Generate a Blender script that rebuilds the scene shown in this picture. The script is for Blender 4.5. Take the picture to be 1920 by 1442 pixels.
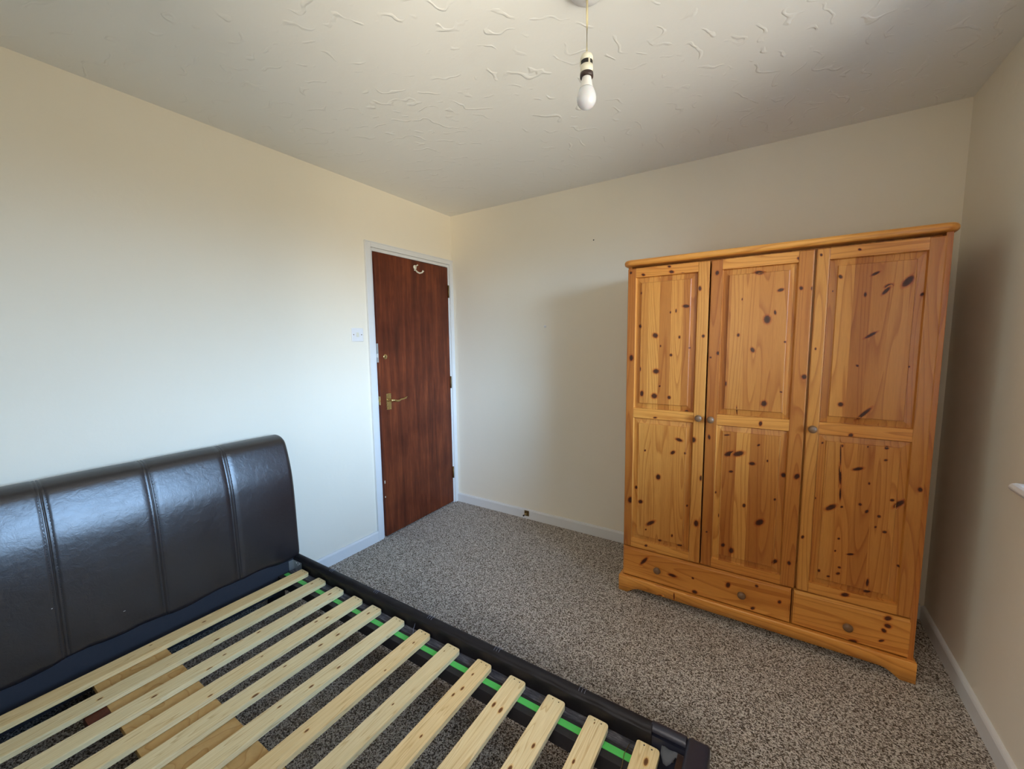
import bpy, bmesh, math, random
from mathutils import Vector, Matrix
random.seed(4)
S = bpy.context.scene
COL = S.collection
for o in list(bpy.data.objects):
    bpy.data.objects.remove(o)

# ------------------------------------------------------------------ camera
H = 2.4107            # ceiling height
W = 2.9666            # room width (left wall x=0, right wall x=W); back wall is y=0
YN = -3.15            # near wall, behind the camera
CAM = (2.28405, -2.66393, 1.37819)
yaw, pitch, roll, F = -0.568374, -0.103040, -0.011891, 764.885
d = Vector((math.sin(yaw)*math.cos(pitch), math.cos(yaw)*math.cos(pitch), math.sin(pitch)))
r = Vector((math.cos(yaw), -math.sin(yaw), 0)); u = r.cross(d)
c_, s_ = math.cos(roll), math.sin(roll)
r2 = c_*r + s_*u; u2 = -s_*r + c_*u
cd = bpy.data.cameras.new('camera'); cam = bpy.data.objects.new('camera', cd); COL.objects.link(cam)
cd.sensor_width = 36; cd.lens = 36*F/1920; cd.clip_start = 0.02
m = Matrix((r2, u2, -d)).transposed().to_4x4(); m.translation = Vector(CAM)
cam.matrix_world = m
S.camera = cam

# ------------------------------------------------------------------ world, light, exposure
SKY_STRENGTH = 12.5
FILL = (1.0, 0.84, 0.66)  # warm fill colour outside the added window, no real building
FILL_STRENGTH = 3.1
wd = bpy.data.worlds.new('world'); S.world = wd; wd.use_nodes = True
nt = wd.node_tree; nt.nodes.clear()
wo = nt.nodes.new('ShaderNodeOutputWorld'); bg = nt.nodes.new('ShaderNodeBackground')
tc = nt.nodes.new('ShaderNodeTexCoord'); sp = nt.nodes.new('ShaderNodeSeparateXYZ')
mr = nt.nodes.new('ShaderNodeMapRange'); cr = nt.nodes.new('ShaderNodeValToRGB')
mr.inputs['From Min'].default_value = -1.0; mr.inputs['From Max'].default_value = 1.0
nt.links.new(tc.outputs['Generated'], sp.inputs[0]); nt.links.new(sp.outputs['Z'], mr.inputs['Value'])
nt.links.new(mr.outputs[0], cr.inputs[0]); nt.links.new(cr.outputs[0], bg.inputs[0]); nt.links.new(bg.outputs[0], wo.inputs[0])
# sky raised towards -y to put more light on wardrobe and back wall
my = nt.nodes.new('ShaderNodeMapRange'); my.inputs['From Min'].default_value = 0.15; my.inputs['From Max'].default_value = -1.0
my.inputs['To Min'].default_value = 1.05; my.inputs['To Max'].default_value = 3.1
nt.links.new(sp.outputs['Y'], my.inputs['Value'])
# invented warm fill replaces the sky straight outside the added near window
hf = nt.nodes.new('ShaderNodeMapRange'); hf.inputs['From Min'].default_value = -0.72; hf.inputs['From Max'].default_value = -0.86
nt.links.new(sp.outputs['Y'], hf.inputs['Value'])
mc = nt.nodes.new('ShaderNodeMix'); mc.data_type = 'RGBA'; nt.links.new(hf.outputs[0], mc.inputs[0])
nt.links.new(cr.outputs[0], mc.inputs[6]); mc.inputs[7].default_value = (FILL[0], FILL[1], FILL[2], 1); nt.links.new(mc.outputs[2], bg.inputs[0])
ms = nt.nodes.new('ShaderNodeMix'); ms.data_type = 'FLOAT'; nt.links.new(hf.outputs[0], ms.inputs[0])
nt.links.new(my.outputs[0], ms.inputs[2]); ms.inputs[3].default_value = FILL_STRENGTH; nt.links.new(ms.outputs[0], bg.inputs[1])
# by height of the direction: pale sunlit ground below, a band dulled towards the horizon, bright hazy sky, dimmed blue overhead; levels shaped to light the room
SKY = [(-1.0, (1.4, 1.38, 1.26)), (-0.66, (1.3, 1.28, 1.16)), (-0.42, (0.42, 0.40, 0.34)), (-0.05, (0.16, 0.155, 0.125)),
       (0.06, (0.74, 1.06, 1.48)), (0.25, (0.60, 1.02, 1.62)), (0.45, (0.24, 0.45, 0.80)), (1.0, (0.08, 0.16, 0.34))]
el = cr.color_ramp.elements
for i, (z, c) in enumerate(SKY):
    e = el[i] if i == 0 else (el[len(el)-1] if i == len(SKY)-1 else el.new((z+1)/2))
    e.position = (z+1)/2; e.color = (c[0]/2, c[1]/2, c[2]/2, 1)
my.inputs['To Min'].default_value *= SKY_STRENGTH*2; my.inputs['To Max'].default_value *= SKY_STRENGTH*2
WY0, WY1, WZ0, WZ1 = -2.55, -0.86, 0.93, 2.14      # window opening in the right wall
ld = bpy.data.lights.new('window_portal', 'AREA'); ld.shape = 'RECTANGLE'
ld.size = WY1-WY0; ld.size_y = WZ1-WZ0
lo = bpy.data.objects.new('window_portal', ld); COL.objects.link(lo)
lo.location = (W+0.20, (WY0+WY1)/2, (WZ0+WZ1)/2)
lo.rotation_euler = Matrix(((0, 0, 1), (1, 0, 0), (0, 1, 0))).to_euler()   # -Z points to -X
ld.cycles.is_portal = True
NX0, NX1, NZ0, NZ1 = 1.45, 2.60, 1.00, 2.10         # added fill window, unseen, in the near wall behind the camera
ld2 = bpy.data.lights.new('fill_window_portal', 'AREA'); ld2.shape = 'RECTANGLE'; ld2.size = NX1-NX0; ld2.size_y = NZ1-NZ0
lo2 = bpy.data.objects.new('fill_window_portal', ld2); COL.objects.link(lo2)
lo2.location = ((NX0+NX1)/2, YN-0.20, (NZ0+NZ1)/2); lo2.rotation_euler = (math.radians(90), 0, 0)   # -Z points to +Y
ld2.cycles.is_portal = True
S.view_settings.view_transform = 'Standard'; S.view_settings.look = 'None'
S.view_settings.gamma = 1; S.view_settings.use_curve_mapping = False
S.view_settings.exposure = 0.08

# ------------------------------------------------------------------ node helpers
def mat(name):
    m = bpy.data.materials.new(name); m.use_nodes = True
    nt = m.node_tree; b = nt.nodes['Principled BSDF']
    return m, nt, b
def nd(nt, t, **kw):
    n = nt.nodes.new('ShaderNode'+t)
    for k, v in kw.items():
        if k.startswith('i_'):
            key = k[2:].replace('_', ' ')
            n.inputs[int(key) if key.isdigit() else key].default_value = v
        else: setattr(n, k, v)
    return n
def ramp(nt, fac, stops):
    n = nt.nodes.new('ShaderNodeValToRGB'); e = n.color_ramp.elements
    e[0].position = stops[0][0]; e[0].color = (*stops[0][1], 1)
    e[1].position = stops[-1][0]; e[1].color = (*stops[-1][1], 1)
    for p, c in stops[1:-1]:
        q = e.new(p); q.color = (*c, 1)
    nt.links.new(fac, n.inputs[0]); return n.outputs[0]
def mix(nt, fac, a, b, bt='MIX'):
    n = nt.nodes.new('ShaderNodeMix'); n.data_type = 'RGBA'; n.blend_type = bt
    for i, v in ((0, fac), (6, a), (7, b)):
        if hasattr(v, 'is_output') or isinstance(v, bpy.types.NodeSocket): nt.links.new(v, n.inputs[i])
        elif isinstance(v, (int, float)): n.inputs[i].default_value = v
        else: n.inputs[i].default_value = (*v, 1)
    return n.outputs[2]
def mth(nt, op, a, b=None, c=None):
    n = nt.nodes.new('ShaderNodeMath'); n.operation = op
    for i, v in enumerate((a, b, c)):
        if v is None: continue
        if isinstance(v, bpy.types.NodeSocket): nt.links.new(v, n.inputs[i])
        else: n.inputs[i].default_value = v
    return n.outputs[0]
def coords(nt, scale=(1, 1, 1), rnd=False):
    t = nt.nodes.new('ShaderNodeTexCoord'); mp = nt.nodes.new('ShaderNodeMapping')
    mp.inputs['Scale'].default_value = scale
    nt.links.new(t.outputs['Object'], mp.inputs[0])
    if rnd:
        oi = nt.nodes.new('ShaderNodeObjectInfo')
        v = nt.nodes.new('ShaderNodeCombineXYZ')
        for i, k in enumerate((7.3, 13.1, 5.7)):
            nt.links.new(mth(nt, 'MULTIPLY', oi.outputs['Random'], k), v.inputs[i])
        nt.links.new(v.outputs[0], mp.inputs['Location'])
    return mp.outputs[0]
def noise(nt, vec, scale, detail=3, rough=0.5, dist=0.0):
    n = nt.nodes.new('ShaderNodeTexNoise'); n.inputs['Scale'].default_value = scale
    n.inputs['Detail'].default_value = detail; n.inputs['Roughness'].default_value = rough
    n.inputs['Distortion'].default_value = dist
    nt.links.new(vec, n.inputs['Vector']); return n.outputs['Fac']
def bump(nt, b, h, strength, dist, prev=None):
    n = nt.nodes.new('ShaderNodeBump'); n.inputs['Strength'].default_value = strength
    n.inputs['Distance'].default_value = dist
    nt.links.new(h, n.inputs['Height'])
    if prev is not None: nt.links.new(prev, n.inputs['Normal'])
    nt.links.new(n.outputs[0], b.inputs['Normal']); return n.outputs[0]
def setc(b, c=None, rough=0.5, metal=0.0, coat=0.0, spec=None):
    if c is not None: b.inputs['Base Color'].default_value = (*c, 1)
    b.inputs['Roughness'].default_value = rough; b.inputs['Metallic'].default_value = metal
    b.inputs['Coat Weight'].default_value = coat
    if spec is not None: b.inputs['Specular IOR Level'].default_value = spec

# ------------------------------------------------------------------ materials
def m_wall():
    m, nt, b = mat('magnolia_wall_paint'); v = coords(nt)
    n = noise(nt, v, 1.3, 4); col = ramp(nt, n, [(0.3, (0.80, 0.735, 0.60)), (0.7, (0.83, 0.765, 0.63))])
    nt.links.new(col, b.inputs['Base Color']); setc(b, None, 0.62, spec=0.35)
    h = noise(nt, v, 9, 5, 0.55); bump(nt, b, h, 0.35, 0.006); return m
def m_ceiling():
    m, nt, b = mat('swirled_ceiling_plaster'); setc(b, (0.83, 0.82, 0.775), 0.6, spec=0.3)
    v = coords(nt)
    # short curved brush ridges: distorted wave crests kept only in scattered patches
    w = nd(nt, 'TexWave', wave_type='RINGS', rings_direction='Z'); w.inputs['Scale'].default_value = 3.6
    w.inputs['Distortion'].default_value = 9.0; w.inputs['Detail'].default_value = 1.5; w.inputs['Detail Scale'].default_value = 2.4
    nt.links.new(v, w.inputs['Vector'])
    crest = ramp(nt, w.outputs['Fac'], [(0.90, (0, 0, 0)), (0.985, (1, 1, 1)), (1.0, (1, 1, 1))])
    n = noise(nt, v, 10.5, 2, 0.6)
    mask = ramp(nt, n, [(0.50, (0, 0, 0)), (0.60, (1, 1, 1)), (1, (1, 1, 1))])
    h = mth(nt, 'MULTIPLY', crest, mask)
    n2 = noise(nt, v, 14, 4, 0.6)
    h2 = mth(nt, 'ADD', h, mth(nt, 'MULTIPLY', n2, 0.5))
    bump(nt, b, h2, 0.42, 0.005); return m
def m_carpet():
    m, nt, b = mat('flecked_loop_carpet'); v = coords(nt)
    vo = nd(nt, 'TexVoronoi', feature='F1'); vo.inputs['Scale'].default_value = 250
    nt.links.new(v, vo.inputs['Vector'])
    sx = nd(nt, 'SeparateColor'); nt.links.new(vo.outputs['Color'], sx.inputs[0])
    n = noise(nt, v, 165, 2, 0.6)
    f = mth(nt, 'ADD', mth(nt, 'MULTIPLY', sx.outputs[0], 0.62), mth(nt, 'MULTIPLY', n, 0.62))
    col = ramp(nt, f, [(0.24, (0.035, 0.025, 0.018)), (0.42, (0.16, 0.125, 0.094)), (0.58, (0.36, 0.305, 0.25)), (0.76, (0.72, 0.655, 0.57)), (1.0, (0.88, 0.83, 0.75))])
    big = noise(nt, v, 1.2, 3)
    col = mix(nt, 1.0, col, ramp(nt, big, [(0.3, (0.9, 0.88, 0.86)), (0.7, (1, 1, 1))]), 'MULTIPLY')
    nt.links.new(col, b.inputs['Base Color']); setc(b, None, 0.95, spec=0.1)
    h = mth(nt, 'SUBTRACT', 1.0, vo.outputs['Distance'])
    h = mth(nt, 'ADD', h, mth(nt, 'MULTIPLY', n, 1.0))
    bump(nt, b, h, 0.9, 0.006); return m
def m_paint(name, c, rough=0.35):
    m, nt, b = mat(name); setc(b, c, rough); v = coords(nt)
    bump(nt, b, noise(nt, v, 60, 3), 0.12, 0.002); return m
def m_pine(name, axis, strip=0.055, c0=(0.52, 0.190, 0.033), c1=(0.77, 0.355, 0.074)):
    """lacquered knotty pine, grain along axis ('Z' or 'X'); laminated from narrow strips"""
    m, nt, b = mat(name); v = coords(nt, rnd=True)
    o = coords(nt)
    sp = nd(nt, 'SeparateXYZ'); nt.links.new(o, sp.inputs[0])
    oi = nd(nt, 'ObjectInfo')
    across = sp.outputs['X'] if axis == 'Z' else sp.outputs['Z']
    q = mth(nt, 'FLOOR', mth(nt, 'ADD', mth(nt, 'DIVIDE', across, strip), mth(nt, 'MULTIPLY', oi.outputs['Random'], 17.0)))
    wn = nd(nt, 'TexWhiteNoise', noise_dimensions='1D'); nt.links.new(q, wn.inputs['W'])
    # grain coordinates, shifted in every strip
    cb = nd(nt, 'CombineXYZ'); nt.links.new(mth(nt, 'MULTIPLY', wn.outputs['Value'], 37.0), cb.inputs[0 if axis == 'X' else 2])
    nt.links.new(mth(nt, 'MULTIPLY', wn.outputs['Value'], 11.0), cb.inputs[1])
    ad = nd(nt, 'VectorMath', operation='ADD'); nt.links.new(v, ad.inputs[0]); nt.links.new(cb.outputs[0], ad.inputs[1])
    mp = nd(nt, 'Mapping'); mp.inputs['Scale'].default_value = (1.0, 1, 0.07) if axis == 'Z' else (0.07, 1, 1.0)
    nt.links.new(ad.outputs[0], mp.inputs[0]); g = mp.outputs[0]
    fine = noise(nt, g, 260, 3, 0.6)
    rings = nd(nt, 'TexNoise'); rings.inputs['Scale'].default_value = 9; rings.inputs['Detail'].default_value = 1
    nt.links.new(g, rings.inputs['Vector'])
    rr = mth(nt, 'FRACT', mth(nt, 'MULTIPLY', rings.outputs['Fac'], 16.0))
    line = ramp(nt, rr, [(0.0, (0, 0, 0)), (0.62, (0.15, 0.15, 0.15)), (0.93, (1, 1, 1)), (1.0, (0, 0, 0))])
    base = mix(nt, wn.outputs['Value'], c0, c1)
    dark = mix(nt, 1.0, base, (0.66, 0.47, 0.33), 'MULTIPLY')
    col = mix(nt, mth(nt, 'MULTIPLY', line, 0.72), base, dark)
    col = mix(nt, 1.0, col, ramp(nt, fine, [(0.25, (0.86, 0.82, 0.76)), (0.75, (1, 1, 1))]), 'MULTIPLY')
    warm = noise(nt, g, 4, 2)
    col = mix(nt, 1.0, col, ramp(nt, warm, [(0.3, (0.86, 0.72, 0.6)), (0.65, (1, 1, 1))]), 'MULTIPLY')
    at = nd(nt, 'Attribute', attribute_name='knot')
    kn = noise(nt, v, 160, 3)
    kf = mth(nt, 'ADD', at.outputs['Fac'], mth(nt, 'MULTIPLY', mth(nt, 'SUBTRACT', kn, 0.5), mth(nt, 'MULTIPLY', at.outputs['Fac'], 0.9)))
    kc = ramp(nt, kf, [(0.0, (1, 1, 1)), (0.28, (0.86, 0.62, 0.45)), (0.5, (0.38, 0.20, 0.16)), (0.8, (0.14, 0.075, 0.10)), (1.0, (0.09, 0.055, 0.09))])
    col = mix(nt, 1.0, col, kc, 'MULTIPLY')
    nt.links.new(col, b.inputs['Base Color']); setc(b, None, 0.36, coat=0.12, spec=0.45)
    b.inputs['Coat Roughness'].default_value = 0.28
    bump(nt, b, fine, 0.1, 0.001); return m
def m_slat(name, c0, c1, axis='Y'):
    m, nt, b = mat(name); v = coords(nt, rnd=True)
    mp = nd(nt, 'Mapping'); mp.inputs['Scale'].default_value = (1, 0.05, 1) if axis == 'Y' else (0.2, 0.2, 1)
    nt.links.new(v, mp.inputs[0]); g = mp.outputs[0]
    n = noise(nt, g, 28, 2, 0.5); rr = mth(nt, 'FRACT', mth(nt, 'MULTIPLY', n, 9.0))
    fine = noise(nt, g, 300, 2)
    col = mix(nt, noise(nt, g, 8, 1), c0, c1)
    line = ramp(nt, rr, [(0.0, (1, 1, 1)), (0.8, (0.94, 0.89, 0.8)), (0.95, (0.72, 0.58, 0.42)), (1.0, (1, 1, 1))])
    col = mix(nt, 0.75, col, line, 'MULTIPLY')
    col = mix(nt, 1.0, col, ramp(nt, fine, [(0.3, (0.9, 0.88, 0.85)), (0.7, (1, 1, 1))]), 'MULTIPLY')
    oi = nd(nt, 'ObjectInfo')
    col = mix(nt, 1.0, col, ramp(nt, oi.outputs['Random'], [(0.0, (0.93, 0.9, 0.86)), (0.5, (1, 1, 1)), (1.0, (1.0, 0.9, 0.78))]), 'MULTIPLY')
    at = nd(nt, 'Attribute', attribute_name='knot')
    kc = ramp(nt, at.outputs['Fac'], [(0.0, (1, 1, 1)), (0.3, (0.95, 0.8, 0.6)), (0.55, (0.4, 0.24, 0.15)), (1.0, (0.17, 0.09, 0.055))])
    col = mix(nt, 1.0, col, kc, 'MULTIPLY')
    nt.links.new(col, b.inputs['Base Color']); setc(b, None, 0.6, spec=0.3)
    bump(nt, b, fine, 0.15, 0.001); return m
def m_redwood():
    m, nt, b = mat('red_mahogany_veneer'); v = coords(nt)
    mp = nd(nt, 'Mapping'); mp.inputs['Scale'].default_value = (1, 1, 0.075); nt.links.new(v, mp.inputs[0]); g = mp.outputs[0]
    n1 = noise(nt, g, 22, 5, 0.65, 0.4); n2 = noise(nt, g, 150, 3, 0.6); n3 = noise(nt, v, 3.5, 3, 0.6)
    col = ramp(nt, n1, [(0.28, (0.072, 0.018, 0.008)), (0.5, (0.13, 0.031, 0.012)), (0.72, (0.215, 0.055, 0.019))])
    col = mix(nt, 1.0, col, ramp(nt, n2, [(0.3, (0.8, 0.75, 0.72)), (0.7, (1.05, 1.05, 1.05))]), 'MULTIPLY')
    col = mix(nt, 1.0, col, ramp(nt, n3, [(0.3, (0.68, 0.6, 0.6)), (0.7, (1.18, 1.15, 1.1))]), 'MULTIPLY')
    nt.links.new(col, b.inputs['Base Color']); setc(b, None, 0.42, spec=0.25)
    bump(nt, b, n2, 0.08, 0.001); return m
def m_leather(name='dark_brown_leather', c=(0.012, 0.0095, 0.0115), rough=0.27, spec=0.95):
    m, nt, b = mat(name); v = coords(nt)
    n = noise(nt, v, 5, 5, 0.62); n2 = noise(nt, v, 38, 5, 0.7, 0.6)
    setc(b, c, rough, coat=0.0, spec=spec)
    r_ = mth(nt, 'ADD', rough-0.03, mth(nt, 'MULTIPLY', n, 0.16)); nt.links.new(r_, b.inputs['Roughness'])
    h = mth(nt, 'ADD', mth(nt, 'MULTIPLY', n, 0.5), mth(nt, 'MULTIPLY', n2, 0.42))
    bump(nt, b, h, 0.42, 0.005); return m
def m_plain(name, c, rough=0.5, metal=0.0, spec=None):
    m, nt, b = mat(name); setc(b, c, rough, metal, spec=spec)
    v = coords(nt); n = noise(nt, v, 90, 3)
    nt.links.new(mth(nt, 'ADD', max(rough-0.05, 0.02), mth(nt, 'MULTIPLY', n, 0.1)), b.inputs['Roughness']); return m
def m_dusty():
    m, nt, b = mat('dusty_black_board'); v = coords(nt)
    mp = nd(nt, 'Mapping'); mp.inputs['Scale'].default_value = (0.25, 1.6, 1); nt.links.new(v, mp.inputs[0])
    n = noise(nt, mp.outputs[0], 55, 4, 0.7)
    nt.links.new(ramp(nt, n, [(0.38, (0.022, 0.02, 0.026)), (0.55, (0.075, 0.07, 0.075)), (0.72, (0.27, 0.25, 0.25))]), b.inputs['Base Color'])
    setc(b, None, 0.8); return m
def m_glass():
    m, nt, b = mat('window_pane_glass'); nt.nodes.remove(b)
    out = nt.nodes['Material Output']; t = nd(nt, 'BsdfTransparent'); g = nd(nt, 'BsdfGlossy'); g.inputs['Roughness'].default_value = 0.02
    f = nd(nt, 'Fresnel'); mx = nd(nt, 'MixShader')
    nt.links.new(f.outputs[0], mx.inputs[0]); nt.links.new(t.outputs[0], mx.inputs[1]); nt.links.new(g.outputs[0], mx.inputs[2])
    nt.links.new(mx.outputs[0], out.inputs[0]); return m

M = dict(wall=m_wall(), ceil=m_ceiling(), carpet=m_carpet(),
    gloss=m_paint('white_gloss_paint', (0.70, 0.70, 0.68), 0.3),
    pv=m_pine('honey_pine_upright_grain', 'Z'), ph=m_pine('honey_pine_level_grain', 'X', strip=0.30, c0=(0.74, 0.31, 0.055), c1=(0.88, 0.42, 0.09)),
    slat=m_slat('bare_pine_slat', (0.88, 0.69, 0.37), (0.95, 0.79, 0.46)),
    plank=m_slat('yellow_plywood', (0.50, 0.315, 0.115), (0.62, 0.42, 0.18), 'X'),
    red=m_redwood(), leather=m_leather(), rail=m_leather('worn_black_leather', (0.011, 0.009, 0.0105), 0.5, 0.3),
    cuff=m_leather('blue_black_leather', (0.018, 0.020, 0.034), 0.36, 0.5),
    cloth=m_plain('black_lining_cloth', (0.02, 0.021, 0.028), 0.8),
    black=m_plain('black_board', (0.016, 0.014, 0.016), 0.6), dusty=m_dusty(),
    green=m_plain('bright_green_tape', (0.09, 0.52, 0.10), 0.45),
    thread=m_plain('pale_stitching', (0.16, 0.16, 0.19), 0.7),
    grey=m_plain('torn_grey_leatherette', (0.075, 0.08, 0.09), 0.7),
    brass=m_plain('polished_brass', (0.62, 0.46, 0.20), 0.28, 1.0), oldbrass=m_plain('dull_brass', (0.20, 0.13, 0.05), 0.45, 0.8),
    steel=m_plain('zinc_steel', (0.62, 0.62, 0.60), 0.35, 0.9),
    cream=m_plain('cream_plastic', (0.72, 0.69, 0.56), 0.35), white=m_plain('white_plastic', (0.76, 0.75, 0.74), 0.3),
    dark=m_plain('dark_slot', (0.01, 0.009, 0.01), 0.6), bandm=m_plain('brown_bakelite', (0.035, 0.018, 0.015), 0.4),
    cord=m_plain('aged_cream_cable', (0.62, 0.54, 0.32), 0.5),
    bulb=m_plain('opal_bulb_glass', (0.64, 0.66, 0.70), 0.12), knob=m_plain('varnished_turned_wood', (0.20, 0.105, 0.05), 0.3),
    glass=m_glass(), upvc=m_paint('white_upvc', (0.80, 0.80, 0.80), 0.25))
M['bulb'].node_tree.nodes['Principled BSDF'].inputs['Subsurface Weight'].default_value = 0.3

# ------------------------------------------------------------------ mesh helpers
class MB:
    def __init__(s): s.bm = bmesh.new(); s.k = s.bm.verts.layers.float.new('knot')
    def box(s, a, b, bev=0.0, mi=0, seg=2):
        t = bmesh.new(); bmesh.ops.create_cube(t, size=1)
        for v in t.verts:
            v.co = Vector([(a[i]+b[i])/2 + v.co[i]*(b[i]-a[i]) for i in range(3)])
        if bev > 0: bmesh.ops.bevel(t, geom=t.edges[:], offset=bev, segments=seg, profile=0.6, affect='EDGES')
        s.merge(t, mi); return s
    def merge(s, t, mi=0, mtx=None):
        t.verts.ensure_lookup_table(); mp = {}
        for v in t.verts: mp[v] = s.bm.verts.new(mtx @ v.co if mtx else v.co)
        for f in t.faces:
            try: nf = s.bm.faces.new([mp[v] for v in f.verts]); nf.material_index = mi; nf.smooth = f.smooth
            except ValueError: pass
        t.free()
    def grid(s, rows, mi=0, smooth=True, closed=False):
        vs = [[s.bm.verts.new(p) for p in r] for r in rows]
        n = len(rows[0])
        for i in range(len(vs)-1):
            for j in range(n if closed else n-1):
                f = s.bm.faces.new((vs[i][j], vs[i][(j+1) % n], vs[i+1][(j+1) % n], vs[i+1][j])); f.material_index = mi; f.smooth = smooth
        return vs
    def lathe(s, prof, c=(0, 0, 0), axis='Z', n=24, mi=0, cap=True):
        """prof: list of (radius, height)"""
        def P(r, a, h):
            x, y = r*math.cos(a), r*math.sin(a)
            if axis == 'Z': q = (x, y, h)
            elif axis == 'X': q = (h, x, y)
            else: q = (x, h, y)
            return Vector(c)+Vector(q)
        rows = [[P(max(r, 1e-5), 2*math.pi*i/n, h) for i in range(n)] for r, h in prof]
        vs = s.grid(rows, mi, True, True)
        if cap:
            for k in (0, -1):
                try: f = s.bm.faces.new(vs[k]); f.material_index = mi
                except ValueError: pass
        return s
    def tube(s, pts, r, n=8, mi=0):
        pts = [Vector(p) for p in pts]; rows = []
        up = Vector((0, 0, 1))
        for i, p in enumerate(pts):
            t = (pts[min(i+1, len(pts)-1)]-pts[max(i-1, 0)]).normalized()
            a = t.cross(up)
            if a.length < 1e-3: a = t.cross(Vector((1, 0, 0)))
            a.normalize(); b = t.cross(a).normalized()
            rr = r[i] if isinstance(r, (list, tuple)) else r
            rows.append([p + a*rr*math.cos(2*math.pi*k/n) + b*rr*math.sin(2*math.pi*k/n) for k in range(n)])
        vs = s.grid(rows, mi, True, True)
        for k in (0, -1):
            s.bm.faces.new(vs[k]).material_index = mi
        return s
    def prism(s, poly, ax, a, b, mi=0, bev=0.0):
        """poly in the two other axes (in xyz order), extruded along ax from a to b"""
        def P(q, h):
            l = list(q); l.insert(ax, h); return Vector(l)
        t = bmesh.new()
        v0 = [t.verts.new(P(q, a)) for q in poly]; v1 = [t.verts.new(P(q, b)) for q in poly]
        t.faces.new(v0); t.faces.new(v1[::-1]); n = len(poly)
        for i in range(n): t.faces.new((v0[i], v1[i], v1[(i+1) % n], v0[(i+1) % n]))
        if bev > 0: bmesh.ops.bevel(t, geom=t.edges[:], offset=bev, segments=2, affect='EDGES')
        s.merge(t, mi); return s
    def knot(s, c, ax1, ax2, fn, mi=0, n=12):
        """blends into the surrounding timber: the attribute fades to 0 at the rim. fn maps (a,b)->xyz"""
        rings = [(0.0, 1.0), (0.5, 1.0), (0.85, 0.72), (1.1, 0.36), (1.7, 0.0)]
        prev = None
        for t, kv in rings:
            if t == 0:
                v = s.bm.verts.new(fn(c[0], c[1])); v[s.k] = kv; prev = [v]; continue
            cur = []
            for i in range(n):
                a = 2*math.pi*i/n; ca, sa = math.cos(a)*t, math.sin(a)*t
                v = s.bm.verts.new(fn(c[0]+ax1[0]*ca+ax2[0]*sa, c[1]+ax1[1]*ca+ax2[1]*sa)); v[s.k] = kv; cur.append(v)
            for i in range(n):
                try:
                    f = s.bm.faces.new((prev[0], cur[i], cur[(i+1) % n]) if len(prev) == 1 else (prev[i], cur[i], cur[(i+1) % n], prev[(i+1) % n]))
                    f.material_index = mi; f.smooth = False
                except ValueError: pass
            prev = cur
        return s
    def build(s, name, mats, parent=None, fix=True, loc=None):
        if fix: bmesh.ops.recalc_face_normals(s.bm, faces=s.bm.faces[:])
        me = bpy.data.meshes.new(name); s.bm.to_mesh(me); s.bm.free()
        o = bpy.data.objects.new(name, me); COL.objects.link(o)
        for m in (mats if isinstance(mats, (list, tuple)) else [mats]): me.materials.append(M[m])
        if parent is not None: o.parent = parent
        if loc is not None: o.location = loc
        return o
def tag(o, label=None, cat=None, kind=None, group=None):
    if label: o['label'] = label
    if cat: o['category'] = cat
    if kind: o['kind'] = kind
    if group: o['group'] = group
    return o
def empty(name, loc=(0, 0, 0), rz=0, **kw):
    o = bpy.data.objects.new(name, None); COL.objects.link(o); o.location = loc; o.rotation_euler = (0, 0, rz)
    o.empty_display_size = 0.1
    return tag(o, **kw)
def autosmooth(o, ang=35):
    me = o.data
    for p in me.polygons: p.use_smooth = True
    try: me.set_sharp_from_angle(angle=math.radians(ang))
    except Exception: pass
    return o

# ================================================================== THE ROOM
T = 0.25
YB = 0.2
DY0, DY1, DZ = -0.824, -0.038, 2.018          # door opening in the left wall
def struct(b, name, mats, label=None):
    return tag(b.build(name, mats), label=label, kind='structure')
b = MB(); b.box((-T, YN-T, -0.12), (W+T, YB, 0.0)); struct(b, 'floor', 'carpet', 'brown and beige flecked loop carpet over the whole floor')
b = MB(); b.box((-T, YN-T, H), (W+T, YB, H+0.12)); struct(b, 'ceiling', 'ceil', 'off-white ceiling with swirled plaster ridges')
b = MB(); b.box((-T, YN, 0), (0, DY0, H)); b.box((-T, DY0, DZ), (0, DY1, H)); b.box((-T, DY1, 0), (0, 0, H))
b.box((-T, DY0, 0), (-0.14, DY1, DZ)); struct(b, 'wall_left', 'wall', 'cream painted wall behind the bed and around the door')
b = MB(); b.box((-T, 0, 0), (W+T, YB, H)); struct(b, 'wall_back', 'wall', 'cream painted wall behind the wardrobe')
b = MB(); b.box((W, YN, 0), (W+T, WY0, H)); b.box((W, WY1, 0), (W+T, 0, H)); b.box((W, WY0, 0), (W+T, WY1, WZ0)); b.box((W, WY0, WZ1), (W+T, WY1, H))
struct(b, 'wall_right', 'wall', 'cream painted wall on the right, dim beside the wardrobe')
b = MB(); b.box((-T, YN-T, 0), (NX0, YN, H)); b.box((NX1, YN-T, 0), (W+T, YN, H)); b.box((NX0, YN-T, 0), (NX1, YN, NZ0)); b.box((NX0, YN-T, NZ1), (NX1, YN, H)); struct(b, 'wall_front', 'wall')

# skirting boards: flat board with a rounded top edge
HS, TS = 0.075, 0.015
def skirt_poly(side):
    # (distance from wall, z)
    pts = [(0, 0), (TS, 0), (TS, HS-0.012), (TS-0.003, HS-0.005), (TS-0.007, HS-0.001), (0, HS)]
    return pts
b = MB(); b.prism([(q, z) for q, z in skirt_poly(0)], 1, YN, -0.868); struct(b, 'baseboard_left', 'gloss')
b = MB(); b.prism([(-q, z) for q, z in skirt_poly(0)], 0, 0.014, W-TS); struct(b, 'baseboard_back', 'gloss')
b = MB(); b.prism([(W-q, z) for q, z in skirt_poly(0)], 1, YN, -TS); struct(b, 'baseboard_right', 'gloss')

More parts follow.
